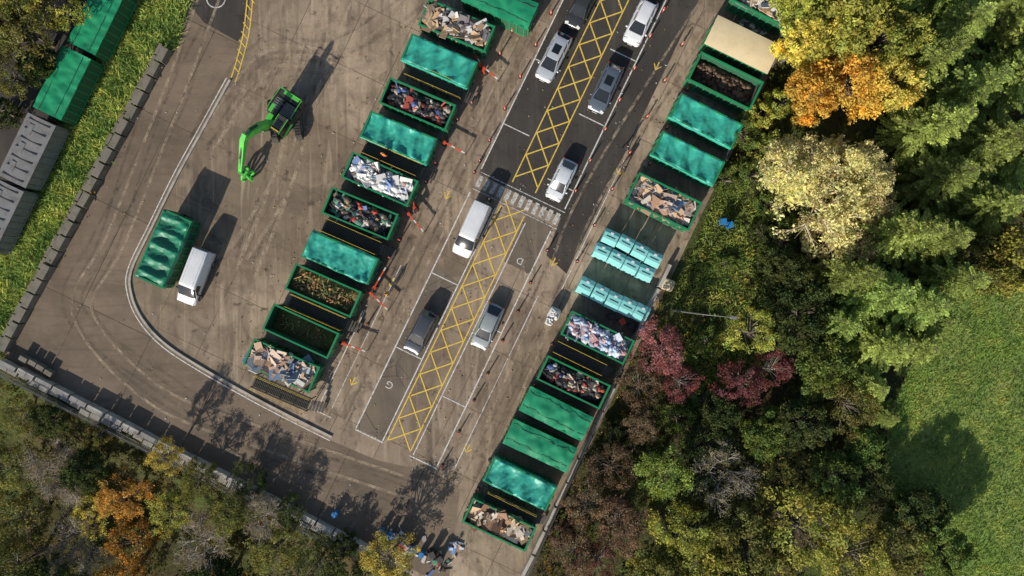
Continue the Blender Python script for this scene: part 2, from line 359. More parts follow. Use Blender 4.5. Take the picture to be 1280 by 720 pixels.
def junk(b,kind,L,W,z,n=190,mi=2):
    pal=PAL[kind]; nx,ny=14,8; vs=[];fs=[]; ph=random.random()*10
    hz=lambda x,y: z-.22+.28*noise.noise(Vector((x*.7+ph,y*.7,0)))+.3*math.cos(x/L*2.6)*math.cos(y/W*2.2)
    for i in range(nx):
        for k in range(ny):
            x=-L/2+L*i/(nx-1);y=-W/2+W*k/(ny-1); vs.append((x,y,hz(x,y)-.08))
    for i in range(nx-1):
        for k in range(ny-1): fs.append((i*ny+k,(i+1)*ny+k,(i+1)*ny+k+1,i*ny+k+1))
    b.add(vs,fs,mi,tuple(c*.5 for c in pal[0]))
    big=1.7 if kind in('card','wood','rubble','white') else 1.15
    for _ in range(n):
        x=random.uniform(-L/2+.35,L/2-.35);y=random.uniform(-W/2+.3,W/2-.3)
        zz=hz(x,y)+random.uniform(-.05,.22)
        ci=int((noise.noise(Vector((x*1.1+ph*3,y*1.1,5)))*.5+.5)*len(pal)*1.6+random.uniform(0,2.6))%len(pal)
        c=pal[ci]; k=random.uniform(.7,1.15); c=tuple(min(.82,q*k) for q in c)
        R=(Matrix.Rotation(random.uniform(0,6.28),3,'Z')@Matrix.Rotation(random.gauss(0,.27),3,'X')@Matrix.Rotation(random.gauss(0,.27),3,'Y'))
        r=random.random(); g=big*random.choice((.5,.7,.9,1.1,1.35))
        if kind=='soil': b.blob((x,y,zz),(random.uniform(.1,.35),)*2+(random.uniform(.08,.2),),mi,c,5,3); continue
        if kind=='garden':
            if r<.5: b.box((x,y,zz),(random.uniform(.2,.9),random.uniform(.03,.09),random.uniform(.03,.08)),mi,R,c)
            else: b.box((x,y,zz),(random.uniform(.1,.3),random.uniform(.1,.22),random.uniform(.02,.08)),mi,R,c)
            continue
        if kind in('black','blue','white','mixed') and r<(.4 if kind=='mixed' else .55): b.blob((x,y,zz),(random.uniform(.16,.46),random.uniform(.15,.36),random.uniform(.12,.24)),mi,c,7,5,.25)
        elif r<.78: b.box((x,y,zz),(random.uniform(.3,.95)*g,random.uniform(.2,.55)*g,random.uniform(.02,.08)),mi,R,c)
        elif r<.9: b.box((x,y,zz),(random.uniform(.6,1.9),random.uniform(.06,.16),random.uniform(.05,.1)),mi,R,c)
        else: b.box((x,y,zz),(random.uniform(.25,.6)*g,random.uniform(.2,.45)*g,random.uniform(.15,.4)),mi,R,c)
def container(name,px,py,ang,kind,L=6.5,W=2.45,Hh=2.4,body=None,inner=None,fill=1.75,n=215):
    b=B(); T=.07; body=body or m_green; inner=inner or m_dkgreen
    mats=[body,inner,m_junk,m_tarp,m_dark,m_lid,m_cream,m_tarpg,m_grey]
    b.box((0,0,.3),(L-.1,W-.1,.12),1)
    for y in(-.55,.55): b.box((0,y,.12),(L,.16,.24),4)
    for sx in(-1,1):
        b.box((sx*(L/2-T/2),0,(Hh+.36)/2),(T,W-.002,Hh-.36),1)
        b.box((sx*(L/2+.03),0,(Hh+.3)/2),(.05,W-.2,Hh-.42),0)
        b.box((sx*L/2,0,Hh),(.18,W+.18,.12),0)
        for y in(-W/2+.15,-.42,.42,W/2-.15): b.box((sx*(L/2+.09),y,Hh/2+.15),(.08,.1,Hh-.4),0)
        for xx in(-2.2,0,2.2): b.tube((xx,sx*.6-.12,.12),(xx,sx*.6+.12,.12),.13,mi=4)
    for sy in(-1,1):
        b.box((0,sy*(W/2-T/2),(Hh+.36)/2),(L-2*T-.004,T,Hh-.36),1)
        b.box((0,sy*W/2,Hh+.003),(L-.184,.15,.12),0)
        b.box((0,sy*(W/2+.02),.45),(L-.02,.1,.16),0)
        for i in range(9):
            x=-L/2+.25+i*(L-.5)/8; b.box((x,sy*(W/2+.045),(Hh)/2+.2),(.12,.08,Hh-.62),0)
    for y in(-.3,.3): b.tube((L/2+.12,y,.3),(L/2+.3,y*.4,1.5),.05,mi=4)
    b.tube((L/2+.3,-.14,1.5),(L/2+.3,.14,1.5),.05,mi=4)
    for i in range(5): b.box((-L/2-.12,W/2-.5,.6+i*.35),(.05,.35,.04),4)
    ph=random.random()*50
    if kind in('tarp','tarpg'):
        mi=3 if kind=='tarp' else 7; nx,ny=56,26; vs=[];fs=[]
        hw=W/2+.11; sag=random.uniform(.12,.36); e=random.uniform(.3,.45); nh=random.choice((3,4,4,5)); sk=random.uniform(-.7,.7); wr=random.uniform(1.2,2.2)
        for i in range(nx):
            u=i/(nx-1); x=-L/2-.12+(L+.24)*u
            for k in range(ny):
                if k<2: y=-hw-.02*(1-k)-.08*noise.noise(Vector((x*1.1,ph,3))); z=Hh-(.05 if k else e+.2*noise.noise(Vector((x*1.5,ph,0))))
                elif k>=ny-2: y=hw+.02*(k-ny+2)+.08*noise.noise(Vector((x*1.1,ph,7))); z=Hh-(.05 if k==ny-2 else e+.2*noise.noise(Vector((x*1.5,ph+9,0))))
                else:
                    y=-hw+(2*hw)*(k-1)/(ny-3); q=1-(y/hw)**2
                    hoop=abs(math.sin(u*math.pi*nh+ph))
                    z=Hh+.09+.16*q*(1-hoop)-sag*q*hoop+wr*(.09*noise.noise(Vector((x*1.6+ph+sk*y,y*.7,ph)))+.06*noise.noise(Vector((x*4+ph+y*sk*3,y*1.5,ph)))+.03*noise.noise(Vector((x*9+ph,y*5,ph))))
                if i in(0,nx-1): z=min(z,Hh-.25)
                vs.append((x,y,z))
        for i in range(nx-1):
            for k in range(ny-1): fs.append((i*ny+k,(i+1)*ny+k,(i+1)*ny+k+1,i*ny+k+1))
        b.add(vs,fs,mi,None,True)
        for k in range(5):
            x=-L/2+.5+k*(L-1)/4
            for sy in(-1,1): b.box((x,sy*(W/2+.15),Hh-.5),(.04,.01,.6),4)
    elif kind in('lid','cream','greylid'):
        mi={'lid':5,'cream':6,'greylid':8}[kind]
        nx,ny=40,13; vs=[];fs=[]
        for i in range(nx):
            x=-L/2-.1+(L+.2)*i/(nx-1)
            for k in range(ny):
                y=(-W/2-.1)+(W+.2)*k/(ny-1); vs.append((x,y,Hh+.09+.10*(1-(2*y/W)**2)+(.12 if kind=='lid' else .02)*noise.noise(Vector((x*1.2+ph,y,0)))+(.06*noise.noise(Vector((x*4+ph,y*2,0))) if kind=='lid' else 0)))
        for i in range(nx-1):
            for k in range(ny-1): fs.append((i*ny+k,(i+1)*ny+k,(i+1)*ny+k+1,i*ny+k+1))
        b.add(vs,fs,mi,None,True)
        if kind=='greylid':
            for k in range(7): b.box((-L/2+.3+k*(L-.6)/6,0,Hh+.19),(.07,W*.8,.05),4)
            for k in range(3): b.box((-L/2+1.2+k*1.9,.5,Hh+.2),(1.0,.5,.06),1)
        elif kind=='lid':
            for sy in(-1,1): b.tube((-L/2,sy*W*.3,Hh+.2),(L/2,sy*W*.3,Hh+.2),.02,mi=4,n=5)
    elif kind=='empty': junk(b,'garden',L-.2,W-.2,.75,60)
    else: junk(b,kind,L-.2,W-.2,fill,n)
    return b.obj(name,mats,(*P(px,py,Hh),0),ang)
AA=math.radians(-23.5); AB=math.radians(-26)
N='waste_container'
for px,py,k in[(625,3,'lid'),(645,-45,'tarp'),(571,32,'card'),(549,76,'tarp'),(522,130,'black'),(498,172,'tarp'),(475,224,'white'),(450,267,'mixed'),(425,322,'tarp'),(404,363,'garden'),(376,414,'empty'),(352,457,'rubble')]:
    container(N,px,py,AA+random.uniform(-.02,.02),k,fill={'card':2.25,'rubble':2.25,'white':2.2,'black':2.0,'mixed':1.95,'garden':1.95}.get(k,2))
for px,py,k in[(928,56,'cream'),(907,101,'soil'),(883,151,'tarp'),(860,198,'tarp'),(830,252,'rubble'),(747,422,'blue'),(717,478,'black'),(695,517,'lid'),(675,557,'lid'),(650,605,'tarp'),(624,656,'wood'),(960,5,'card')]:
    container(N,px,py,AB+random.uniform(-.02,.02),k,L=6.3,W=2.75 if k in('cream','soil','rubble') else 2.3,fill={'blue':2.25,'soil':1.4,'rubble':2.0,'black':2.0,'wood':2.05}.get(k,2.1))
container(N,204,311,math.radians(66),'tarpg',L=6.6,W=2.7)
container(N,121,22,math.radians(64),'lid',L=6.2,W=2.7); container(N,78,104,math.radians(64),'lid',L=6.1,W=2.7)
container(N,34,188,math.radians(64),'greylid',L=6.2,W=2.7,body=m_grey,inner=m_grey)
container(N,-6,270,math.radians(64),'greylid',L=6.2,W=2.7,body=m_grey,inner=m_grey)
container(N,163,-62,math.radians(64),'lid',L=6.2,W=2.6)
def walkway(px,py,ang,L=5.8,W=1.25,z=1.5):
    b=B(); b.mi=0
    for sy in(-1,1):
        b.box((0,sy*W/2,z),(L,.08,.16),1)
        for k in range(5):
            x=-L/2+.1+k*(L-.2)/4; b.tube((x,sy*W/2,z),(x,sy*W/2,z+.95),.02,mi=2,n=6)
            b.box((x,sy*W/2,z/2),(.08,.079,z-.16),1)
        for zz in(.5,.95): b.tube((-L/2+.1,sy*W/2,z+zz),(L/2-.1,sy*W/2,z+zz),.016,mi=2,n=6)
    x=-L/2+.06
    while x<L/2: b.box((x,0,z+.02),(.05,W-.09,.05),0); x+=.16
    for y in(-.3,0,.3): b.box((0,y,z-.03),(L-.1,.03,.05),1)
    b.box((0,0,z-.12),(L-.2,W-.2,.02),1)
    for k in range(5): b.box((L/2+.12+k*.24,0,z-.15-k*.28),(.22,W-.2,.04),0)
    b.obj('steel_walkway',[m_grate,m_dark,m_yel],(*P(px,py,z),0),ang)
for px,py in[(545,103),(490,199),(440,296),(397,390),(352,491)]: walkway(px,py,AA)
for px,py in[(724,447),(637,634)]: walkway(px,py,AB,5.2,1.1)
def barrier(px,py,ang,L=2.1):
    b=B(); b.box((0,0,.05),(.45,.45,.1),1); b.tube((0,0,.1),(0,0,1.05),.08,mi=0,n=8); b.box((0,0,.75),(.3,.3,.55),0)
    for i in range(6): b.box((.15+L*(i+.5)/6,0,1.0),(L/6-.002,.12,.12),0 if i%3!=2 else 2)
    b.box((-.3,0,1.0),(.4,.18,.18),1); b.tube((.15+L,0,0),(.15+L,0,.95),.04,mi=1,n=6)
    b.obj('barrier_arm',[m_red,m_dark,m_white],(*P(px,py),0),ang,bevel=.008)
for px,py,a in[(600,84,-40),(556,180,-28),(512,268,-50),(466,366,-45),(432,428,-20),(606,92,120),(520,262,100),(470,360,60)]: barrier(px,py,math.radians(a))
def bollard(x,y):
    b=B(); b.tube((0,0,0),(0,0,.06),.18,.16,10,1); b.tube((0,0,.06),(0,0,.4),.07,n=10,mi=0); b.tube((0,0,.4),(0,0,.62),.073,n=10,mi=2); b.tube((0,0,.62),(0,0,.95),.07,n=10,mi=0)
    b.blob((0,0,.95),(.075,.075,.05),0,None,8,4,0); b.obj('bollard',[m_red,m_dark,m_white],(x,y,0))
for k in range(16):
    t=-320+k*42
    if -5<t<35: continue
    bollard(*LP(60+random.uniform(-1,1),t+random.uniform(-4,4)))
for k in range(8): bollard(*LP(-64,-20+k*44 if k>0 else 40))
for k in range(7): bollard(*LP(100,-20+k*50))
for px,py in[(590,130),(572,150),(545,205),(533,228),(500,300),(488,322),(460,405),(625,68),(640,40),(668,480),(640,545),(612,575),(598,610),(690,430),(783,255),(812,205),(833,160),(858,112)]: bollard(*P(px,py))
def bank(px,py,ang,D=1.2,Wd=1.38):
    b=B(); h=D/2; b.box((0,0,.72),(Wd,D,1.3),0,taper=.94)
    b.box((0,0,.04),(Wd-.18,D-.15,.08),1)
    b.loft([[(x,-h-.02,1.38),(x,-h-.02,1.46),(x,-h*.35,1.62),(x,h*.5,1.60),(x,h+.02,1.44),(x,h+.02,1.38)] for x in(-Wd/2-.01,0,Wd/2+.01)],lambda i,j:0,smooth=False)
    b.tube((-.3,-h-.02,1.2),(-.3,-h-.06,1.2),.13,mi=1); b.tube((.3,-h-.02,1.2),(.3,-h-.06,1.2),.13,mi=1); b.box((0,.0,1.64),(.9,.05,.05),1); b.box((0,h*.6,1.6),(.3,.2,.04),2)
    b.obj('recycling_bank',[m_cyan,m_dark,m_white],(*P(px,py,1.6),0),ang+random.uniform(-.05,.05),bevel=.05)
def rowbank(px,py,n,stepp=19.5,D=1.2,Wd=1.38):
    for i in range(n): bank(px+i*stepp*.9+random.uniform(-1,1),py+i*stepp*.44+random.uniform(-1,1),AB,D,Wd)
rowbank(763,296,4,20.5,1.35,1.4);rowbank(752,315,4,20.5,1.35,1.4);rowbank(733,359,5,19,1.6,1.35)
# ---------------------------------------------------------------- walls & fences
def blockwall(name,p,q,bl,w,h,mat,dz=0,gap=.05,jit=.04):
    a=Vector(P(*p));c=Vector(P(*q));d=c-a;n=int(d.length/bl);R0=math.atan2(d.y,d.x);b=B()
    for i in range(n):
        m=a+d*((i+.5)/n); R=Matrix.Rotation(R0+random.gauss(0,.015),3,'Z'); hh=h*random.uniform(.88,1.06); nn=Vector((-d.y,d.x)).normalized()*random.gauss(0,jit)
        b.box((m.x+nn.x,m.y+nn.y,hh/2+dz),(d.length/n-gap,w,hh),0,R,taper=.93)
    return b.obj(name,[mat],bevel=.03)
blockwall('concrete_block_wall',(212,62),(8,438),1.5,.75,.9,m_mossc)
blockwall('concrete_block_wall',(205,56),(0,434),1.2,.35,.5,m_mossc)
blockwall('concrete_barrier_wall',(6,450),(462,685),1.8,.55,.85,m_conc)
blockwall('concrete_block_wall',(0,455),(455,690),1.1,.5,.5,m_conc,jit=.12)
blockwall('concrete_block_wall',(30,445),(70,468),.8,.5,.7,m_mossc)
def fence(p,q,h=2.2,mat=None,z0=-.1):
    a=Vector(P(*p));c=Vector(P(*q));d=c-a;L=d.length;R=Matrix.Rotation(math.atan2(d.y,d.x),3,'Z');b=B();n=int(L/.17)
    for i in range(n):
        m=a+d*(i/n); b.box((m.x,m.y,z0+h/2),(.065,.02,h),0,R)
    for z in(.4,h-.35):
        m=(a+c)/2; nn=Vector((-d.y,d.x)).normalized()*.04; b.box((m.x+nn.x,m.y+nn.y,z),(L,.05,.05),0,R)
    k=int(L/2.75)
    for i in range(k+1):
        m=a+d*(i/k)+Vector((-d.y,d.x)).normalized()*.11; b.box((m.x,m.y,z0+h/2),(.1,.06,h+.05),0,R)
    b.obj('palisade_fence',[mat or m_steel])
fence((998,-20),(882,240)); fence((800,395),(654,722),2.4); fence((0,462),(448,694),1.5)
blockwall('retaining_wall',(766,482),(652,718),2.4,.35,1.1,m_conc,gap=.01,jit=0)
blockwall('retaining_wall',(836,330),(792,420),2.4,.35,1.0,m_conc,gap=.01,jit=0)
# ---------------------------------------------------------------- vehicles
def car(name,px,py,heading,col,L=4.35,W=1.8,Hh=1.47,suv=False,metal=.35,est=False):
    b=B(); hw=W/2; bh=.92 if not suv else 1.02; P0,G,K,LT,RT=0,1,2,3,4
    st=[(-.5,.80,.62,.74),(-.485,.9,.5,.86),(-.44,.96,.36,bh-.02),(-.3,1,.26,bh),(0,1,.22,bh),(.2,1,.24,bh),(.27,.99,.26,bh-.02),(.38,.965,.28,bh-.1),(.455,.90,.34,bh-.2),(.485,.80,.42,bh-.3),(.5,.66,.5,bh-.42)]
    rings=[]
    for x,w,zb,zt in st:
        X=x*L;w*=hw; zs=max(zb+.1,zt-.12)
        rings.append([(X,-w*.9,zb),(X,-w,zb+.12),(X,-w*1.0,(zb+zs)/2+.05),(X,-w*.965,zs),(X,-w*.86,zt),(X,-w*.4,zt+.025),(X,0,zt+.032),(X,w*.4,zt+.025),(X,w*.86,zt),(X,w*.965,zs),(X,w*1.0,(zb+zs)/2+.05),(X,w,zb+.12),(X,w*.9,zb)])
    b.loft(rings,lambda i,j:K if j==12 else P0)
    x0=.26*L; x1=.09*L; x2=(-.36 if (est or suv) else -.27)*L; x3=(-.47 if (est or suv) else -.45)*L
    wb=hw*.86; wt=hw*.66; zb=bh+.0; zt=Hh-.05
    b.add([(x0,-wb*.93,zb),(x0+.06,0,zb+.02),(x0,wb*.93,zb),(x1,wt*.97,zt),(x1+.04,0,zt+.03),(x1,-wt*.97,zt)],[(0,1,4,5),(1,2,3,4)],G,None,True)
    b.add([(x3,wb*.9,zb),(x3-.04,0,zb+.02),(x3,-wb*.9,zb),(x2,-wt*.95,zt-.02),(x2-.02,0,zt+.02),(x2,wt*.95,zt-.02)],[(0,1,4,5),(1,2,3,4)],G,None,True)
    for sy in(-1,1):
        b.add([(x0,sy*wb*.93,zb),(x3,sy*wb*.9,zb),(x2,sy*wt*.95,zt-.02),(x1,sy*wt*.97,zt)],[(0,1,2,3) if sy>0 else (3,2,1,0)],G)
        def bar(a,c,r): b.tube(a,c,r,n=6,mi=P0)
        bar((x0,sy*wb*.94,zb-.02),(x1,sy*wt*.98,zt),.035); bar((x3,sy*wb*.91,zb-.02),(x2,sy*wt*.96,zt-.02),.05)
        xm=(x1+x2)/2; bar((xm,sy*wb*.945,zb-.02),(xm,sy*wt*.99,zt),.03)
        bar((x2+.25,sy*wb*.94,zb-.02),(x2+.1,sy*wt*.97,zt-.01),.03)
        b.blob((x0-.12,sy*(hw+.08),bh+.04),(.1,.12,.08),P0,None,8,5,0)
        for xx in(.31*L,-.30*L):
            b.tube((xx,sy*(hw-.2),.32),(xx,sy*(hw+.015),.32),.33,n=20,mi=K); b.tube((xx,sy*(hw+.016),.32),(xx,sy*(hw+.03),.32),.2,n=12,mi=5)
        b.box((.455*L,sy*hw*.66,bh-.2),(.26,.34,.10),LT,Matrix.Rotation(-sy*.35,3,'Z')@Matrix.Rotation(.35,3,'Y')); b.box((-.487*L,sy*hw*.70,.82),(.10,.3,.12),RT)
        b.box((xm+.2,sy*hw*1.0,.8),(.18,.03,.03),P0)
        if suv: b.tube((x1-.05,sy*wt*.96,Hh+.03),(x2+.05,sy*wt*.94,Hh+.03),.022,n=6,mi=5)
    rr=[]
    for f,dz,dw in((0,-.045,.965),(.06,-.005,.985),(.35,.03,1),(.7,.025,.99),(.95,-.01,.97),(1.0,-.04,.95)):
        x=x1+(x2-.04-x1)*f+ (.03 if f==0 else 0); z=Hh-.03+dz; w=wt*dw
        rr.append([(x,-w-.02,z-.035),(x,-w*.88,z+.005),(x,-w*.4,z+.025),(x,0,z+.03),(x,w*.4,z+.025),(x,w*.88,z+.005),(x,w+.02,z-.035)])
    b.loft(rr,lambda i,j:P0,caps=True)
    if est: b.box(((x1+x2)/2+.1,0,Hh+.028),(.9,wt*1.2,.02),G)
    b.box((x0+.09,0,bh+.026),(.05,wb*1.7,.02),K)
    for sy in(-1,1): b.tube((x0+.08,sy*.25,bh+.05),(x0-.12,sy*.25-.35,bh+.14),.012,n=5,mi=K)
    b.tube((x2+.1,0,Hh),(x2-.02,0,Hh+.12),.015,n=5,mi=K)
    b.box((.498*L,0,.55),(.05,.9,.16),K); b.box((.505*L,0,.5),(.02,.5,.11),LT); b.box((-.503*L,0,.62),(.02,.5,.11),LT)
    return b.obj(name,[M_car(name+'_paint',col,metal),m_glass,m_rub,m_white,m_red,m_steel],(*P(px,py,.8),0),heading,bevel=.012)
def van(name,px,py,heading,L=5.2,W=1.95,Hh=1.98):
    b=B();hw=W/2
    st=[(-.5,.96,.45,Hh-.06),(-.49,.985,.35,Hh-.01),(-.3,1,.3,Hh),(0,1,.28,Hh+.01),(.14,1,.28,Hh),(.19,.99,.28,Hh-.06),(.345,.985,.28,1.22),(.36,.98,.28,1.18),(.44,.94,.3,1.02),(.48,.86,.36,.86),(.5,.72,.45,.66)]
    rings=[]
    for x,w,zb,zt in st:
        X=x*L;w*=hw; tall=(zt-1.15)/(Hh-1.15) if zt>1.15 else 0; wt=w*(.95-.13*max(0,tall)); zs=zt-.16
        rings.append([(X,-w*.92,zb),(X,-w,zb+.12),(X,-w,min(1.1,zs-.05)),(X,-wt-.02*w,zs),(X,-wt*.93,zt-.02),(X,-wt*.45,zt+.02),(X,0,zt+.03),(X,wt*.45,zt+.02),(X,wt*.93,zt-.02),(X,wt+.02*w,zs),(X,w,min(1.1,zs-.05)),(X,w,zb+.12),(X,w*.92,zb)])
    b.loft(rings,lambda i,j:(1 if (i==5 and 3<=j<=8) else (2 if j==12 else 0)))
    for sy in(-1,1):
        y0=hw*1.0+.008;y1=hw*.87+.01
        b.add([(.30*L,sy*y0,1.15),(.11*L,sy*y0,1.15),(.11*L,sy*y1,1.72),(.19*L,sy*y1,1.72)],[(0,1,2,3) if sy>0 else (3,2,1,0)],1)
        b.blob((.27*L,sy*(hw+.12),1.15),(.09,.14,.14),2,None,8,5,0)
        for xx in(.33*L,-.30*L):
            b.tube((xx,sy*(hw-.22),.34),(xx,sy*(hw+.015),.34),.34,n=20,mi=2); b.tube((xx,sy*(hw+.016),.34),(xx,sy*(hw+.03),.34),.2,n=12,mi=5)
        b.box((.462*L,sy*hw*.70,.87),(.25,.3,.12),3,Matrix.Rotation(-sy*.3,3,'Z')@Matrix.Rotation(.5,3,'Y')); b.box((-.497*L,sy*hw*.88,1.1),(.04,.14,.4),4)
        for yy in(.2,.55): b.box((-.16*L,sy*hw*yy,Hh+.022),(L*.58,.05,.025),0)
        b.box((0,sy*(hw+.004),.55),(L*.5,.02,.08),2)
    b.box((-.502*L,0,1.5),(.02,W*.6,.4),1); b.box((.5*L,0,.55),(.05,1.0,.2),2); b.box((.508*L,0,.48),(.02,.5,.11),3)
    b.box((.352*L,0,1.235),(.06,W*.8,.03),2)
    return b.obj(name,[M_car(name+'_paint',(.80,.81,.82),0),m_glass,m_rub,m_white,m_red,m_steel],(*P(px,py,1.0),0),heading,bevel=.02)
HD=math.radians(-90-25.8)
car('silver_car',609,408,HD+.03,(.44,.48,.47),4.5,1.82,1.5)
car('grey_car',526,415,HD-.03,(.09,.10,.12),4.3,1.82,1.58,suv=True)
car('white_car',702,225,HD,(.74,.77,.80),4.1,1.75,1.48,metal=.1)
car('blue_grey_car',757,110,HD+.02,(.15,.185,.23),4.9,1.86,1.45,est=True)
car('white_car',801,27,HD,(.80,.81,.83),4.6,1.86,1.6,suv=True,metal=.05)
car('silver_car',692,71,HD-.02,(.62,.65,.69),4.9,1.84,1.46,est=True)
car('grey_car',727,7,HD,(.05,.055,.06),4.4,1.8,1.5)
van('white_van',589,287,HD+.03,5.3)
van('white_van',243,346,math.radians(-90-21),5.4)
# ---------------------------------------------------------------- excavator
def excavator():
    b=B();g,k,gl,st,y=0,1,2,3,4
    b.M=Matrix.Rotation(math.radians(40),4,'Z')
    for sy in(-1,1):
        prof=[(-2.1,.45),(-1.9,.12),(-1.5,0),(1.5,0),(1.9,.12),(2.1,.45),(1.9,.78),(1.5,.9),(-1.5,.9),(-1.9,.78)]
        b.loft([[(x,sy*1.15-.3,z) for x,z in prof],[(x,sy*1.15+.3,z) for x,z in prof]],lambda i,j:k,smooth=False)
        for i in range(14): b.box((-1.7+i*.26,sy*1.15,.915),(.12,.6,.05),k)
        b.box((0,sy*1.15,.45),(2.6,.64,.3),st)
    b.box((0,0,.6),(2.0,1.9,.45),k)
    b.M=Matrix.Identity(4)
    b.tube((0,0,.8),(0,0,1.2),.75,n=20,mi=k)
    b.box((-.5,0,1.32),(3.4,2.5,.25),k)
    cw=[(-2.3,-1.05),(-1.9,-1.25),(-1.55,-1.25),(-1.55,1.25),(-1.9,1.25),(-2.3,1.05),(-2.45,0)]
    b.loft([[(x,yy,1.45) for x,yy in cw],[(x,yy,2.2) for x,yy in cw]],lambda i,j:k,smooth=False)
    b.box((-2.1,0,2.22),(.4,1.6,.04),g)
    b.box((-.6,-.75,1.85),(1.8,.95,.8),k); b.box((-.65,.5,1.8),(1.56,1.45,.7),k); b.box((-.2,-.95,2.27),(.8,.35,.04),g); b.box((.55,-.85,1.6),(.9,.6,.3),g)
    for i in range(8): b.box((-1.3+i*.15,.45,2.17),(.06,1.2,.04),st)
    for i in range(5): b.box((-1.3+i*.22,-.75,2.27),(.1,.7,.03),st)
    b.tube((-1.0,-.2,2.1),(-1.0,-.2,2.8),.07,mi=st)
    b.box((.75,.78,1.55),(1.5,.95,.3),g)
    for x in(.05,1.45):
        for yy in(.35,1.21): b.box((x,yy,2.35),(.09,.09,1.4),k)
    b.box((.75,.78,2.3),(1.34,.80,1.2),gl); b.box((.72,.78,3.09),(1.6,1.0,.1),k); b.box((.75,.78,3.16),(.7,.6,.05),gl)
    for sy in(.3,1.26): b.box((.72,sy,3.12),(1.6,.06,.08),g)
    b.box((1.35,.78,3.18),(.1,.8,.1),y)
    for x0,y0,x1,y1 in((-2.2,-1.15,-.1,-1.2),(-2.2,1.15,-.3,1.2),(-2.25,-1.1,-2.25,1.1)):
        b.tube((x0,y0,2.65),(x1,y1,2.65),.035,mi=g,n=6)
        for q in(0,.5,1): b.tube((x0+(x1-x0)*q,y0+(y1-y0)*q,2.1),(x0+(x1-x0)*q,y0+(y1-y0)*q,2.65),.02,mi=g,n=6)
    def arm(pts,ws,mi=g,yo=-.1):
        rings=[]
        for i,(x,z,t) in enumerate(pts):
            a=pts[max(i-1,0)];c=pts[min(i+1,len(pts)-1)];d=Vector((c[0]-a[0],c[1]-a[1])).normalized();nx,nz=-d.y*t,d.x*t
            w=ws[i]; rings.append([(x+nx,yo-w,z+nz),(x-nx,yo-w,z-nz),(x-nx,yo+w,z-nz),(x+nx,yo+w,z+nz)])
        b.loft(rings,lambda i,j:mi,smooth=False)
    arm([(.8,1.7,.2),(1.3,2.9,.34),(2.0,4.2,.38),(2.7,5.0,.32),(3.5,5.4,.2)],[.28,.32,.3,.28,.24])
    arm([(3.1,5.75,.14),(3.6,5.35,.28),(4.6,4.2,.24),(6.3,2.3,.14)],[.2,.24,.22,.17])
    for yy in(-.5,.3): b.tube((1.2,yy,1.6),(1.7,yy,2.9),.1,mi=k); b.tube((1.7,yy,2.9),(2.1,yy,3.9),.06,mi=st)
    b.tube((1.9,-.1,4.75),(2.6,-.1,5.55),.1,mi=k); b.tube((2.6,-.1,5.55),(3.1,-.1,5.85),.06,mi=st)
    b.tube((4.0,-.1,5.1),(5.3,-.1,3.9),.09,mi=k); b.tube((5.3,-.1,3.9),(6.2,-.1,2.6),.05,mi=st)
    for yy in(-.25,.05):
        for q in range(3): b.tube((1.5+q*.6,yy,3.6+q*.75),(2.1+q*.6,yy,4.5+q*.45),.03,mi=k,n=5)
    b.tube((6.3,-.1,2.3),(6.35,-.1,1.6),.14,mi=k); b.box((6.35,-.1,1.5),(.6,.7,.35),g)
    for i in range(5):
        a=i*2*math.pi/5; c,s_=math.cos(a),math.sin(a)
        pp=[(.25,1.45),(.65,1.1),(.7,.6),(.35,.12),(.1,.02)]
        for (r0,z0),(r1,z1) in zip(pp,pp[1:]): b.tube((6.35+r0*c,-.1+r0*s_,z0),(6.35+r1*c,-.1+r1*s_,z1),.14,.1,6,g)
    b.obj('material_handler_excavator',[m_mach,m_dark,m_glass,m_steel,m_yel],(*P(352,146,1.6),0),math.radians(236.5),bevel=.02)
excavator()
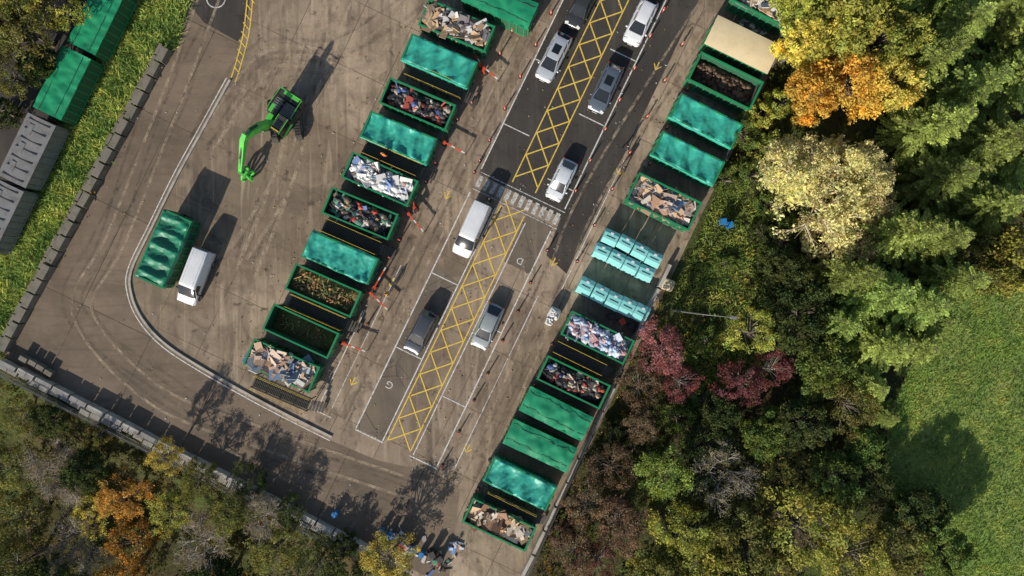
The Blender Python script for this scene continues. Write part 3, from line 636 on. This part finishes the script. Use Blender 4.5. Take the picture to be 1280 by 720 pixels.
# ---------------------------------------------------------------- people
def person(px,py,heading,jacket,trouser,hair=(.04,.025,.015),pose='stand',carry=None,z0=0):
    V=[(0,0,.95),(0,0,1.15),(.02,0,1.40),(.03,0,1.52),(.05,0,1.62),(.05,0,1.70)]
    E=[(0,1),(1,2),(2,3),(3,4),(4,5)]; R=[(.15,.11),(.14,.10),(.16,.10),(.055,.055),(.085,.095),(.07,.08)]
    st=.28 if pose=='walk' else .04
    hands=[]
    for sy in(-1,1):
        o=len(V); V+=[(0,sy*.10,.9),(st*sy*.5+.04,sy*.11,.5),(st*sy-.02,sy*.12,.09),(st*sy+.14,sy*.13,.05)]
        E+=[(0,o),(o,o+1),(o+1,o+2),(o+2,o+3)]; R+=[(.09,.09),(.06,.06),(.042,.042),(.045,.035)]
        o=len(V)
        if carry or pose=='reach': pts=[(.03,sy*.21,1.40),(.10,sy*.27,1.14),(.34,sy*.18,1.10),(.42,sy*.17,1.10)]
        else: pts=[(.02,sy*.21,1.40),(-.02-st*sy*.4,sy*.26,1.12),(.08-st*sy*.5,sy*.27,.88),(.11-st*sy*.5,sy*.27,.80)]
        V+=pts; E+=[(2,o),(o,o+1),(o+1,o+2),(o+2,o+3)]; R+=[(.06,.06),(.048,.048),(.034,.034),(.04,.02)]
        hands.append((Vector(pts[2]),Vector(pts[3]),sy))
    me=bpy.data.meshes.new('p'); me.from_pydata(V,E,[]); o=bpy.data.objects.new('p',me); link(o)
    sk=o.modifiers.new('s','SKIN'); sk.use_smooth_shade=True
    for i,r in enumerate(R): me.skin_vertices[0].data[i].radius=r
    me.skin_vertices[0].data[0].use_root=True
    ss=o.modifiers.new('ss','SUBSURF'); ss.levels=2
    dg=bpy.context.evaluated_depsgraph_get(); m2=bpy.data.meshes.new_from_object(o.evaluated_get(dg)); bpy.data.objects.remove(o)
    b=B(); sc=(.45,.27,.19)
    vs=[v.co[:] for v in m2.vertices]; fs=[tuple(p.vertices) for p in m2.polygons]
    b.add(vs,fs,0,None,True)
    for i,v in enumerate(vs):
        c=trouser
        if v[2]>1.69 or (v[2]>1.60 and v[0]<.03): c=hair
        elif v[2]>1.50: c=sc
        elif any((Vector(v)-h[1]).length<.07 for h in hands): c=sc
        elif v[2]>.93 or abs(v[1])>.2: c=jacket
        if v[2]<.09: c=(.03,.03,.03)
        b.c[i]=c
    for w,hnd,sy in hands:
        d=(hnd-w).normalized(); side=Vector((0,1,0))
        for k in range(4):
            a=hnd+side*(k-1.5)*.02+d*.01; L=(.06,.075,.07,.05)[k]; m=a+d*L*.5; e=a+d*L+Vector((-.015,0,-.01)); b.tube(a,m,.009,.009,5,0,sc); b.tube(m,e,.009,.007,5,0,sc)
        a=w.lerp(hnd,.7); b.tube(a-side*sy*.03,a-side*sy*.055+d*.05,.011,.009,5,0,sc)
    b.blob((.14,0,1.63),(.018,.014,.022),0,sc,6,4,0)
    for sy in(-1,1): b.blob((.125,sy*.032,1.655),(.012,.014,.009),0,(.03,.02,.02),6,4,0); b.blob((.05,sy*.088,1.645),(.02,.012,.03),0,sc,6,4,0)
    b.box((.132,0,1.585),(.015,.045,.008),0,col=(.35,.12,.1))
    if carry: b.box((.50,0,1.16),(.34,.42,.3),0,col=carry)
    b.obj('person',[m_cloth],(*P(px,py,.9+z0),z0),heading)
person(612,249,HD,(.02,.02,.03),(.03,.04,.07),pose='walk',carry=(.4,.28,.17))
person(604,297,math.radians(160),(.10,.08,.07),(.04,.05,.1),pose='reach')
person(480,194,math.radians(60),(.95,.25,.02),(.03,.04,.09),z0=1.55)
person(797,257,math.radians(-20),(.95,.28,.03),(.03,.04,.09),pose='walk')
person(783,184,math.radians(-30),(.03,.03,.035),(.03,.03,.04),pose='walk')
person(779,211,math.radians(100),(.02,.03,.06),(.05,.05,.06),pose='walk')
person(484,367,math.radians(200),(.8,.35,.03),(.05,.05,.06),pose='stand')
# ---------------------------------------------------------------- misc furniture
def lamp(px,py,heading,h=10,arm=2.2):
    b=B(); b.tube((0,0,0),(0,0,1.2),.12,n=10,mi=0); b.tube((0,0,1.2),(0,0,h),.085,.05,10,0)
    b.tube((0,0,h),(arm*.5,0,h+.25),.035,n=8,mi=0); b.tube((arm*.5,0,h+.25),(arm,0,h+.3),.035,n=8,mi=0); b.box((arm+.25,0,h+.3),(.6,.26,.12),1,taper=.8)
    b.obj('street_lamp',[m_steel,m_grey],(*P(px,py),0),heading,bevel=.01)
lamp(842,388,-.1)
def drum(px,py):
    b=B()
    for z0,z1,r in((0,.3,.29),(.3,.34,.305),(.34,.6,.29),(.6,.64,.305),(.64,.9,.29)): b.tube((0,0,z0),(0,0,z1),r,n=16,mi=0,caps=z1==.9)
    b.tube((.12,0,.9),(.12,0,.93),.05,mi=1); b.obj('blue_drum',[m_blue,m_dark],(*P(px,py),0))
for p in[(478,662),(486,668),(497,670),(506,674),(516,684),(528,690),(421,640)]: drum(*p)
def wheelie(px,py,rot,mat):
    b=B(); b.box((0,0,.55),(.5,.55,.9),0,Matrix.Rotation(math.pi,3,'X'),taper=.85); b.box((-.02,0,1.03),(.58,.6,.07),0); b.tube((-.32,-.2,.98),(-.32,.2,.98),.02,mi=1)
    for s in(-.22,.22): b.tube((-.22,s,.1),(-.22,s+.05,.1),.1,mi=1)
    b.obj('wheelie_bin',[mat,m_rub],(*P(px,py,1),0),rot,bevel=.02)
wheelie(913,281,.3,m_blue);wheelie(905,277,.1,m_blue);wheelie(540,694,.4,m_dark);wheelie(550,700,.7,m_dark);wheelie(790,408,.4,m_dark);wheelie(778,402,.5,m_red);wheelie(765,396,.5,m_dark);wheelie(802,412,.5,m_blue)
def bigbag(px,py,mat,w=1.0,name='bulk_bag'):
    b=B(); rings=[]
    for z,k in((0,.9),(.1,1),(.5,1.06),(.9,1.0),(1.0,.93)): rings.append([(w*.5*k*(abs(math.cos(a))**.4)*math.copysign(1,math.cos(a)),w*.5*k*(abs(math.sin(a))**.4)*math.copysign(1,math.sin(a)),z) for a in[.01+i*math.pi/8 for i in range(16)]])
    b.loft(rings,lambda i,j:0)
    for sx in(-1,1):
        for sy in(-1,1): b.tube((sx*w*.4,sy*w*.4,1.0),(sx*w*.3,sy*w*.3,1.18),.025,n=5)
    for _ in range(12): b.blob((random.uniform(-.3,.3),random.uniform(-.3,.3),1.02),(.14,.14,.1),0,None)
    b.obj(name,[mat],(*P(px,py,1),0),-.4)
bigbag(693,392,m_white,1.1); bigbag(687,402,m_white,.7); bigbag(836,356,m_cream,1.1)
def pile(px,py,r,kind,n,name='scrap_pile'):
    b=B()
    for _ in range(n):
        a=random.uniform(0,6.28);q=abs(random.gauss(0,.5))*r;z=max(.05,.5*(1-q/r))*random.random()
        c=random.choice(PAL[kind]);R=Matrix.Rotation(random.uniform(0,6.28),3,'Z')@Matrix.Rotation(random.gauss(0,.3),3,'X')
        b.box((q*math.cos(a),q*math.sin(a),z+.05),(random.uniform(.15,.8),random.uniform(.06,.4),random.uniform(.03,.2)),0,R,c)
    b.obj(name,[m_junk],(*P(px,py),0))
pile(508,680,1.6,'mixed',40);pile(545,700,1.5,'mixed',40);pile(940,20,2.0,'white',80);pile(960,-5,2.2,'mixed',80);pile(490,668,1.3,'blue',14);pile(570,680,.7,'blue',10)
b=B()
for _ in range(1500):
    if random.random()<.5: s_=random.uniform(-250,130);tt=random.uniform(-400,320);x,y=LP(s_,tt)
    else: x=random.uniform(-48,20);y=random.uniform(-27,28)
    if not inpoly(np.array([x]),np.array([y]),yard)[0]: continue
    c=random.choice([(.4,.27,.1),(.32,.2,.08),(.5,.4,.15),(.6,.6,.56),(.08,.07,.05),(.14,.11,.08)]); q=random.uniform(.02,.08)
    R=Matrix.Rotation(random.uniform(0,6.28),3,'Z')@Matrix.Rotation(random.gauss(0,.2),3,'X'); b.box((x,y,.065),(q*2,q,.012),0,R,c)
b.obj('litter_and_leaves',[m_junk])
# ---------------------------------------------------------------- vegetation
def leaves(C,Rr,n,size,asp=1.0,flat=0.0,colr=(.75,1.25)):
    k=len(C); idx=np.repeat(np.arange(k),n); N=len(idx)
    d=rng.normal(size=(N,3)); d/=np.linalg.norm(d,axis=1)[:,None]; r=rng.random(N)**.45
    pos=C[idx]+d*(r*Rr[idx])[:,None]*np.array([1,1,.75])
    a=rng.normal(size=(N,3)); a[:,2]*=(1-flat); a/=np.linalg.norm(a,axis=1)[:,None]
    up=rng.normal(size=(N,3)); up[:,2]+=flat*2.5; bb=np.cross(up,a); bb/=np.linalg.norm(bb,axis=1)[:,None]+1e-9
    s=size*rng.uniform(.6,1.3,N)[:,None]
    V=np.stack([pos-a*s*asp,pos+bb*s*.5,pos+a*s*asp,pos-bb*s*.5],1).reshape(-1,3)
    F=np.arange(N*4).reshape(-1,4)
    cb=rng.uniform(*colr,k)[idx]*rng.uniform(.8,1.2,N); hue=rng.uniform(-.12,.12,k)[idx]
    col=np.stack([cb*(1+hue),cb,cb*(1-hue)],1); return V,F,np.repeat(col,4,0)
def tubes(segs,n=5):
    Vs=[];Fs=[];o=0
    for a,b_,r0,r1 in segs:
        a=np.array(a,float);b_=np.array(b_,float);d=b_-a;d/=np.linalg.norm(d)+1e-9
        u=np.cross(d,[0.3,.9,.1]);u/=np.linalg.norm(u)+1e-9;w=np.cross(d,u)
        t=np.arange(n)*2*np.pi/n; c=np.cos(t)[:,None]*u+np.sin(t)[:,None]*w
        Vs+= [a+c*r0,b_+c*r1]; i=np.arange(n);j=(i+1)%n; Fs.append(np.stack([i,j,j+n,i+n],1)+o); o+=2*n
    return np.concatenate(Vs),np.concatenate(Fs)
def combine(name,parts,mats):
    Vs=[];Fs=[];Ms=[];Cs=[];o=0
    for V,F,C,m in parts: Vs.append(V);Fs.append(F+o);Ms.append(np.full(len(F),m));Cs.append(C);o+=len(V)
    return quads_mesh(name,np.concatenate(Vs),np.concatenate(Fs),np.concatenate(Ms),np.concatenate(Cs),mats)
def decid(name,R=4.0,Hh=9.0,ncl=130,nl=95,size=.175,base=.3,cr=(.6,1.35)):
    C=[];lob=rng.uniform(.7,1.15,8)
    while len(C)<ncl:
        a=rng.uniform(0,2*np.pi);u=rng.uniform(-.55,1);r=rng.uniform(.45,1)**.5
        lr=lob[int(a/(2*np.pi)*8)%8]
        x=np.array([math.cos(a)*math.sqrt(1-min(1,u*u))*lr,math.sin(a)*math.sqrt(1-min(1,u*u))*lr,u])*r
        C.append([x[0]*R*.92,x[1]*R*.92,Hh*(base+(1-base)*.48)+x[2]*Hh*(1-base)*.5+rng.normal()*.25])
    C=np.array(C); Rr=rng.uniform(.10,.23,ncl)*R
    V,F,K=leaves(C,Rr,nl,size,1.0,.3,cr)
    segs=[((0,0,0),(.1,.05,Hh*.3),.28,.22),((.1,.05,Hh*.3),(0,.1,Hh*.75),.22,.08)]
    for i in range(0,ncl,3):
        z=rng.uniform(.25,.6)*Hh; m=C[i]*.5; m[2]=(z+C[i][2])/2; segs+=[((.05,.05,z),m,.09,.05),(m,C[i],.05,.02)]
    TV,TF=tubes(segs)
    return combine(name,[(TV,TF,np.ones((len(TV),3)),1),(V,F,K,0)],[m_junk,m_bark])
def conifer(name,R=4.0,Hh=12.0):
    P_=[];A=[];Bv=[];cl=[];segs=[((0,0,0),(0,0,Hh*.95),.25,.03)]
    z=1.5
    while z<Hh:
        f=1-z/Hh; L0=R*(f**.75)*1.0+.15; nb=int(7+5*f); off=rng.uniform(0,6.28)
        for i in range(nb):
            a=off+i*2*np.pi/nb+rng.normal()*.12; L=L0*rng.uniform(.62,1.18); dr=np.array([math.cos(a),math.sin(a),0.]); sd=np.array([-math.sin(a),math.cos(a),0.])
            tip=np.array([0,0,z])+dr*L+np.array([0,0,-.12*L+.1]); segs.append(((0,0,z),tip,.04*f+.015,.01)); bc=rng.uniform(.55,1.4)
            ns=int(5+L*8)
            for k in range(ns):
                q=(k+1)/ns; q=.15+.85*q; p=np.array([0,0,z])+(tip-np.array([0,0,z]))*q
                w=.6*(1-q*.75)*min(1,L/2)+.12
                for s_ in(-1,1):
                    d=(dr*.7+sd*s_*.9+np.array([0,0,rng.normal()*.25-.1])); d/=np.linalg.norm(d)
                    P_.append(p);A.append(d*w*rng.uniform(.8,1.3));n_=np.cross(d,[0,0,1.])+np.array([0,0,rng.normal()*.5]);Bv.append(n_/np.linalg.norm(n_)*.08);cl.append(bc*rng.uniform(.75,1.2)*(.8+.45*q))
        z+=.5*rng.uniform(.8,1.2)
    P_=np.array(P_);A=np.array(A);Bv=np.array(Bv);cl=np.array(cl)
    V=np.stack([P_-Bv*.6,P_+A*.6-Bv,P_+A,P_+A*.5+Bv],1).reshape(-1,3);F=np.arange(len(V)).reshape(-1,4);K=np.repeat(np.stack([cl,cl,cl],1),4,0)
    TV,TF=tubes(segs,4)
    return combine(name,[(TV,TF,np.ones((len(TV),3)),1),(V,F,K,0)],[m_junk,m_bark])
def bare(name,R=4.0,Hh=9.0,leafn=0,nt=900,ls=.09):
    segs=[((0,0,0),(0,0,Hh*.3),.25,.2)];tips=[]
    def rec(p,d,L,r,lv):
        e=p+d*L; segs.append((p,e,r,r*.65))
        if lv==0: tips.append(e); return
        for i in range({4:5,3:4,2:4,1:4}[lv]):
            q=d+rng.normal(size=3)*.5; q[2]+=.05; q/=np.linalg.norm(q); s=p+d*L*rng.uniform(.45,1.0); rec(s,q,L*rng.uniform(.55,.85),max(r*.58,.018),lv-1)
    for i in range(8):
        a=i*.785+rng.normal()*.2;el=rng.uniform(.25,1.0); d=np.array([math.cos(a)*math.cos(el),math.sin(a)*math.cos(el),math.sin(el)]); rec(np.array([0,0,Hh*.28]),d,R*.5,.12,4 if i%3==0 else 3)
    TV,TF=tubes(segs,3)
    parts=[(TV,TF,np.ones((len(TV),3)),1)]
    if leafn:
        T=np.array(tips);T=T[rng.integers(0,len(T),min(len(T),nt))]; V,F,K=leaves(T,np.full(len(T),.38),leafn,ls,1,.3,(.65,1.2)); parts.append((V,F,K,0))
    return combine(name,parts,[m_junk,m_barkpale])
T_dec=[decid('broadleaf_%d'%i) for i in range(4)]
T_sparse=[decid('sparse_%d'%i,ncl=75,nl=60,size=.14,cr=(.6,1.4)) for i in range(3)]
T_con=[conifer('conifer_%d'%i) for i in range(4)]
T_bare=[bare('bare_%d'%i,leafn=4) for i in range(2)]
T_pale=[bare('pale_%d'%i,leafn=9,nt=1100,ls=.12) for i in range(2)]
T_sh=[decid('shrub_%d'%i,R=2.5,Hh=3.2,ncl=60,nl=80,size=.12,base=.0) for i in range(3)]
ML={'yg':M_leaf('leaf_yellowgreen',(.46,.45,.10),(.30,.34,.07)),'gold':M_leaf('leaf_gold',(.82,.50,.08),(.68,.48,.10)),'ylw':M_leaf('leaf_yellow',(.74,.60,.14),(.54,.48,.11)),
'olive':M_leaf('leaf_olive',(.25,.24,.07),(.17,.175,.05)),'dark':M_leaf('leaf_dark',(.105,.135,.045),(.075,.10,.034)),'green':M_leaf('leaf_green',(.20,.28,.065),(.13,.18,.05)),
'con':M_leaf('leaf_conifer',(.33,.41,.10),(.19,.26,.06),.25),'lgreen':M_leaf('leaf_lightgreen',(.38,.46,.11),(.27,.34,.075)),'red':M_leaf('leaf_red',(.40,.14,.14),(.29,.14,.12)),'dred':M_leaf('leaf_darkred',(.27,.09,.085),(.20,.11,.08)),
'brown':M_leaf('leaf_brown',(.26,.17,.10),(.18,.13,.078)),'cream':M_leaf('leaf_cream',(.82,.74,.34),(.70,.64,.28)),'orange':M_leaf('leaf_orange',(.62,.36,.07),(.44,.32,.07)),'grey':M_leaf('leaf_greyish',(.42,.36,.20),(.32,.27,.15))}
def tree(px,py,r,kind,col,h=None,z=None):
    T,R0,H0,nm,hc={'d':(T_dec,4,9,'broadleaf_tree',.65),'s':(T_sparse,4,9,'autumn_tree',.65),'c':(T_con,4,12,'conifer_tree',.35),'b':(T_bare,4,9,'bare_tree',.7),'p':(T_pale,4,9,'pale_autumn_tree',.7),'h':(T_sh,2.5,3.2,'shrub',.5)}[kind]
    h=h or {'d':8,'s':8,'c':12,'b':8,'h':2.6}[kind]
    x,y=P(px,py,h*hc)
    if z is None: z=float(tz(np.array(x),np.array(y)))
    x,y=P(px,py,z+h*hc); k=(H-z-h*hc)/H; R=r/S*k
    me=random.choice(T); o=link(bpy.data.objects.new(nm,me)); o.location=(x,y,z-.05); q=R/R0
    if kind in 'bp': q*=.95
    o.scale=(q*random.uniform(.92,1.08),q*random.uniform(.92,1.08),h/H0*random.uniform(.93,1.07)); o.rotation_euler=(0,0,random.uniform(0,6.28))
    o.material_slots[0].link='OBJECT'; o.material_slots[0].material=ML[col]
    if col in('grey','red','dred'): o.material_slots[1].link='OBJECT'; o.material_slots[1].material=m_barkgrey
    return o
for a in[(1045,25,58,'d','yg',10),(1105,45,48,'d','yg',10),(1010,50,40,'d','ylw',9),(1075,105,55,'s','gold',9),(1060,95,40,'s','gold',8),(1015,115,42,'d','gold',8),(1115,105,38,'d','ylw',8),(1000,5,35,'d','yg',9),
 (1045,240,88,'p','cream',9,),(1010,205,52,'p','cream',8),(1080,280,56,'p','cream',8),(1090,215,46,'p','cream',8),
 (1265,325,50,'d','yg',9),(1225,330,38,'d','olive',8),(1060,505,42,'s','olive',6),(1030,455,45,'d','green',6),(1000,395,45,'d','dark',6),(985,340,35,'d','dark',5),
 (938,415,34,'s','yg',6),(828,438,42,'s','red',4.5),(800,485,30,'s','brown',4),(852,478,30,'s','dred',4),(925,478,36,'s','dred',4.5),(965,462,28,'s','dred',4),
 (828,592,44,'s','lgreen',6),(880,560,34,'d','dark',4),(905,592,48,'b','grey',7),(765,585,34,'s','brown',4),(735,630,38,'s','brown',4),(775,655,42,'s','brown',4.5),(720,690,34,'s','brown',4),(745,705,34,'s','dred',4),
 (1000,660,72,'s','yg',7),(935,685,55,'d','olive',6),(855,665,48,'s','yg',6),(1060,690,55,'s','yg',6),(1125,680,48,'d','olive',5),(1150,640,36,'d','dark',4.5),(1180,690,40,'d','green',5.5),(980,600,40,'d','olive',5),(1040,600,42,'d','green',5),(1085,600,32,'d','dark',4),(1080,560,30,'d','green',4),(900,520,30,'d','dark',4),(960,545,36,'d','green',4.5),(1000,530,36,'d','dark',5),(830,715,44,'d','olive',5),(900,725,44,'d','yg',6),
 (870,600,28,'d','dark',4),(800,535,28,'s','brown',4),(765,540,22,'h','dark',2.5),(845,520,28,'h','green',3)]:
    tree(*a)
for a in[(1185,40,56),(1240,15,56),(1250,105,54),(1190,120,54),(1150,165,46),(1215,185,54),(1270,190,50),(1165,225,50),(1225,260,48),(1110,295,48),(1155,300,50),(1170,350,46,10),(1085,365,48),(1125,380,48,10),(1090,430,46,9),(1130,430,40,8),(1075,480,40,7),(1150,400,38,8),(1165,0,50),(1290,50,55),(1145,85,38),(1055,345,36),(1095,515,30,5),(1040,405,36,8)]:
    tree(a[0],a[1],a[2],'c','con',a[3] if len(a)>3 else random.uniform(9,12.5))
for a in[(925,165,26,'h','green',2.5),(948,145,22,'h','yg',2.8),(960,185,26,'h','lgreen',2.5),(905,225,24,'h','green',1.8),(935,220,30,'h','green',2.0),(965,255,26,'h','green',2),(880,425,22,'h','green',1.5),(950,290,20,'h','dark',2),(978,300,28,'h','dark',3),(880,500,28,'h','green',2),(975,370,30,'h','dark',3),(975,130,24,'h','yg',3),(790,560,22,'h','dark',2),(700,665,22,'h','brown',2),(1000,280,30,'h','green',3),(905,330,16,'h','green',1),(870,400,14,'h','olive',1)]: tree(*a)
for a in[(207,570,27,'s','ylw',4.2),(150,625,38,'s','orange',5),(165,680,38,'s','orange',5),(115,645,30,'s','ylw',4.5),(60,600,52,'b','grey',6.5),(85,680,52,'b','grey',7),(25,650,46,'s','olive',6),(10,585,36,'s','olive',5.5),(105,590,30,'d','dark',4.5),(240,690,46,'b','grey',6.5),(290,640,34,'s','olive',4),(340,690,42,'s','olive',4.5),(310,600,26,'s','dark',2.8),(395,705,38,'s','dark',4),(487,700,42,'s','ylw',4.5),(210,640,34,'s','yg',4.5),(20,515,30,'s','olive',3.3),(60,525,24,'d','dark',2.8),(360,640,26,'s','dark',2.8),(250,600,28,'s','olive',3),(125,545,22,'h','olive',2.5),(15,710,45,'s','olive',7),(270,735,44,'d','dark',5.5),(430,745,44,'s','dark',5),(140,740,44,'s','orange',6),(430,680,20,'h','dark',2.5),(60,745,44,'d','dark',7),(320,655,34,'b','grey',5)]: tree(*a)
for a in[(25,35,50,'s','olive',7),(70,5,38,'s','yg',6.5),(10,95,36,'s','olive',6),(45,80,26,'d','dark',5),(-10,20,45,'d','olive',7),(20,-20,40,'d','yg',7),(5,140,24,'h','dark',3)]: tree(*a)
N=8500; X=rng.uniform(-62,75,N);Y=rng.uniform(-48,44,N)
ok=~(inpoly(X,Y,yard)|inpoly(X,Y,fieldp)|inpoly(X,Y,vergep)|inpoly(X,Y,svc)|(inpoly(X,Y,glade)&(rng.random(N)<.75)))
d=(X-w0.x)*wn.x+(Y-w0.y)*wn.y; ok&=~((d<1.0)&(d>-.5)&(X<-5)); ok&=~((X<-60)&(Y>0))
X=X[ok];Y=Y[ok]; C=np.stack([X,Y,tz(X,Y)+.25+rng.random(len(X))*.35],1)
V,F,K=leaves(C,rng.uniform(.35,.8,len(C)),20,.14,1.2,.4,(.5,1.4))
lowx=X<5; base=np.where(lowx[:,None],np.array([.85,.8,.7]),np.array([1.2,1.4,1.1]))*np.where(rng.random((len(X),1))<.25,np.array([[1.8,1.1,.8]]),1.0)
K=K*np.repeat(base,20*4,0)
link(bpy.data.objects.new('undergrowth',quads_mesh('undergrowth',V,F,np.zeros(len(F)),K,[M_leaf('leaf_undergrowth',(.14,.155,.048),(.105,.11,.042))])))
def grass(name,poly,N,size,bounds,mat,z0):
    x0,x1,y0,y1=bounds; X=rng.uniform(x0,x1,N);Y=rng.uniform(y0,y1,N);ok=inpoly(X,Y,poly);X=X[ok];Y=Y[ok];n=len(X)
    s=size*rng.uniform(.5,1.5,n); a=rng.uniform(0,6.28,n); lean=rng.normal(size=(n,2))*.9
    p=np.stack([X,Y,np.full(n,z0)],1); w=np.stack([np.cos(a),np.sin(a),np.zeros(n)],1)*(.035+s*.08)[:,None]; t=p+np.stack([lean[:,0]*s,lean[:,1]*s,s],1)
    V=np.stack([p-w,p+w,t+w*.3,t-w*.3],1).reshape(-1,3)
    g=np.array([noise.noise(Vector((x*.5,y*.5,0)))+.6*noise.noise(Vector((x*1.7,y*1.7,3))) for x,y in zip(X,Y)])
    c=rng.uniform(.7,1.3,n)*(1+.55*g); K=np.repeat(np.stack([c*(1+.3*g)*rng.uniform(.85,1.3,n),c,c*.9],1),4,0).clip(.1,3)
    link(bpy.data.objects.new(name,quads_mesh(name,V,np.arange(n*4).reshape(-1,4),np.zeros(n),K,[mat])))
mg=M_leaf('leaf_grass',(.42,.53,.16),(.31,.41,.12),.4)
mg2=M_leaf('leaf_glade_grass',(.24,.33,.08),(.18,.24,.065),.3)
grass('verge_grass',vergep,90000,.30,(-56,-28,-12,33),mg,.02)
grass('field_grass',fieldp,75000,.14,(34,62,-34,4),mg,.03)
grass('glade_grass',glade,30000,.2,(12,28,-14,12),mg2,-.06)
# ---------------------------------------------------------------- light, camera
el=math.radians(26); az=Vector((-.52,-.854)).normalized()
sd=Vector((az.x*math.cos(el),az.y*math.cos(el),math.sin(el)))
L=bpy.data.lights.new('sun','SUN'); L.energy=5.0; L.angle=math.radians(.5); L.color=(1,.93,.82)
o=link(bpy.data.objects.new('sun',L)); o.rotation_euler=sd.to_track_quat('Z','Y').to_euler()
w=bpy.data.worlds.new('World'); scene.world=w; w.use_nodes=True; nt=w.node_tree; bg=nt.nodes['Background']
sk=nt.nodes.new('ShaderNodeTexSky'); sk.sky_type='NISHITA'; sk.sun_disc=False; sk.sun_elevation=el; sk.sun_rotation=math.atan2(sd.x,sd.y)
nt.links.new(sk.outputs[0],bg.inputs[0]); bg.inputs[1].default_value=.10
cam=bpy.data.cameras.new('camera'); cam.sensor_width=36; cam.lens=36*H/(1280/S); cam.clip_end=2000
c=link(bpy.data.objects.new('camera',cam)); c.location=(0,0,H); c.rotation_euler=(0,0,0); scene.camera=c
scene.view_settings.view_transform='Standard'; scene.view_settings.look='None'; scene.view_settings.exposure=0
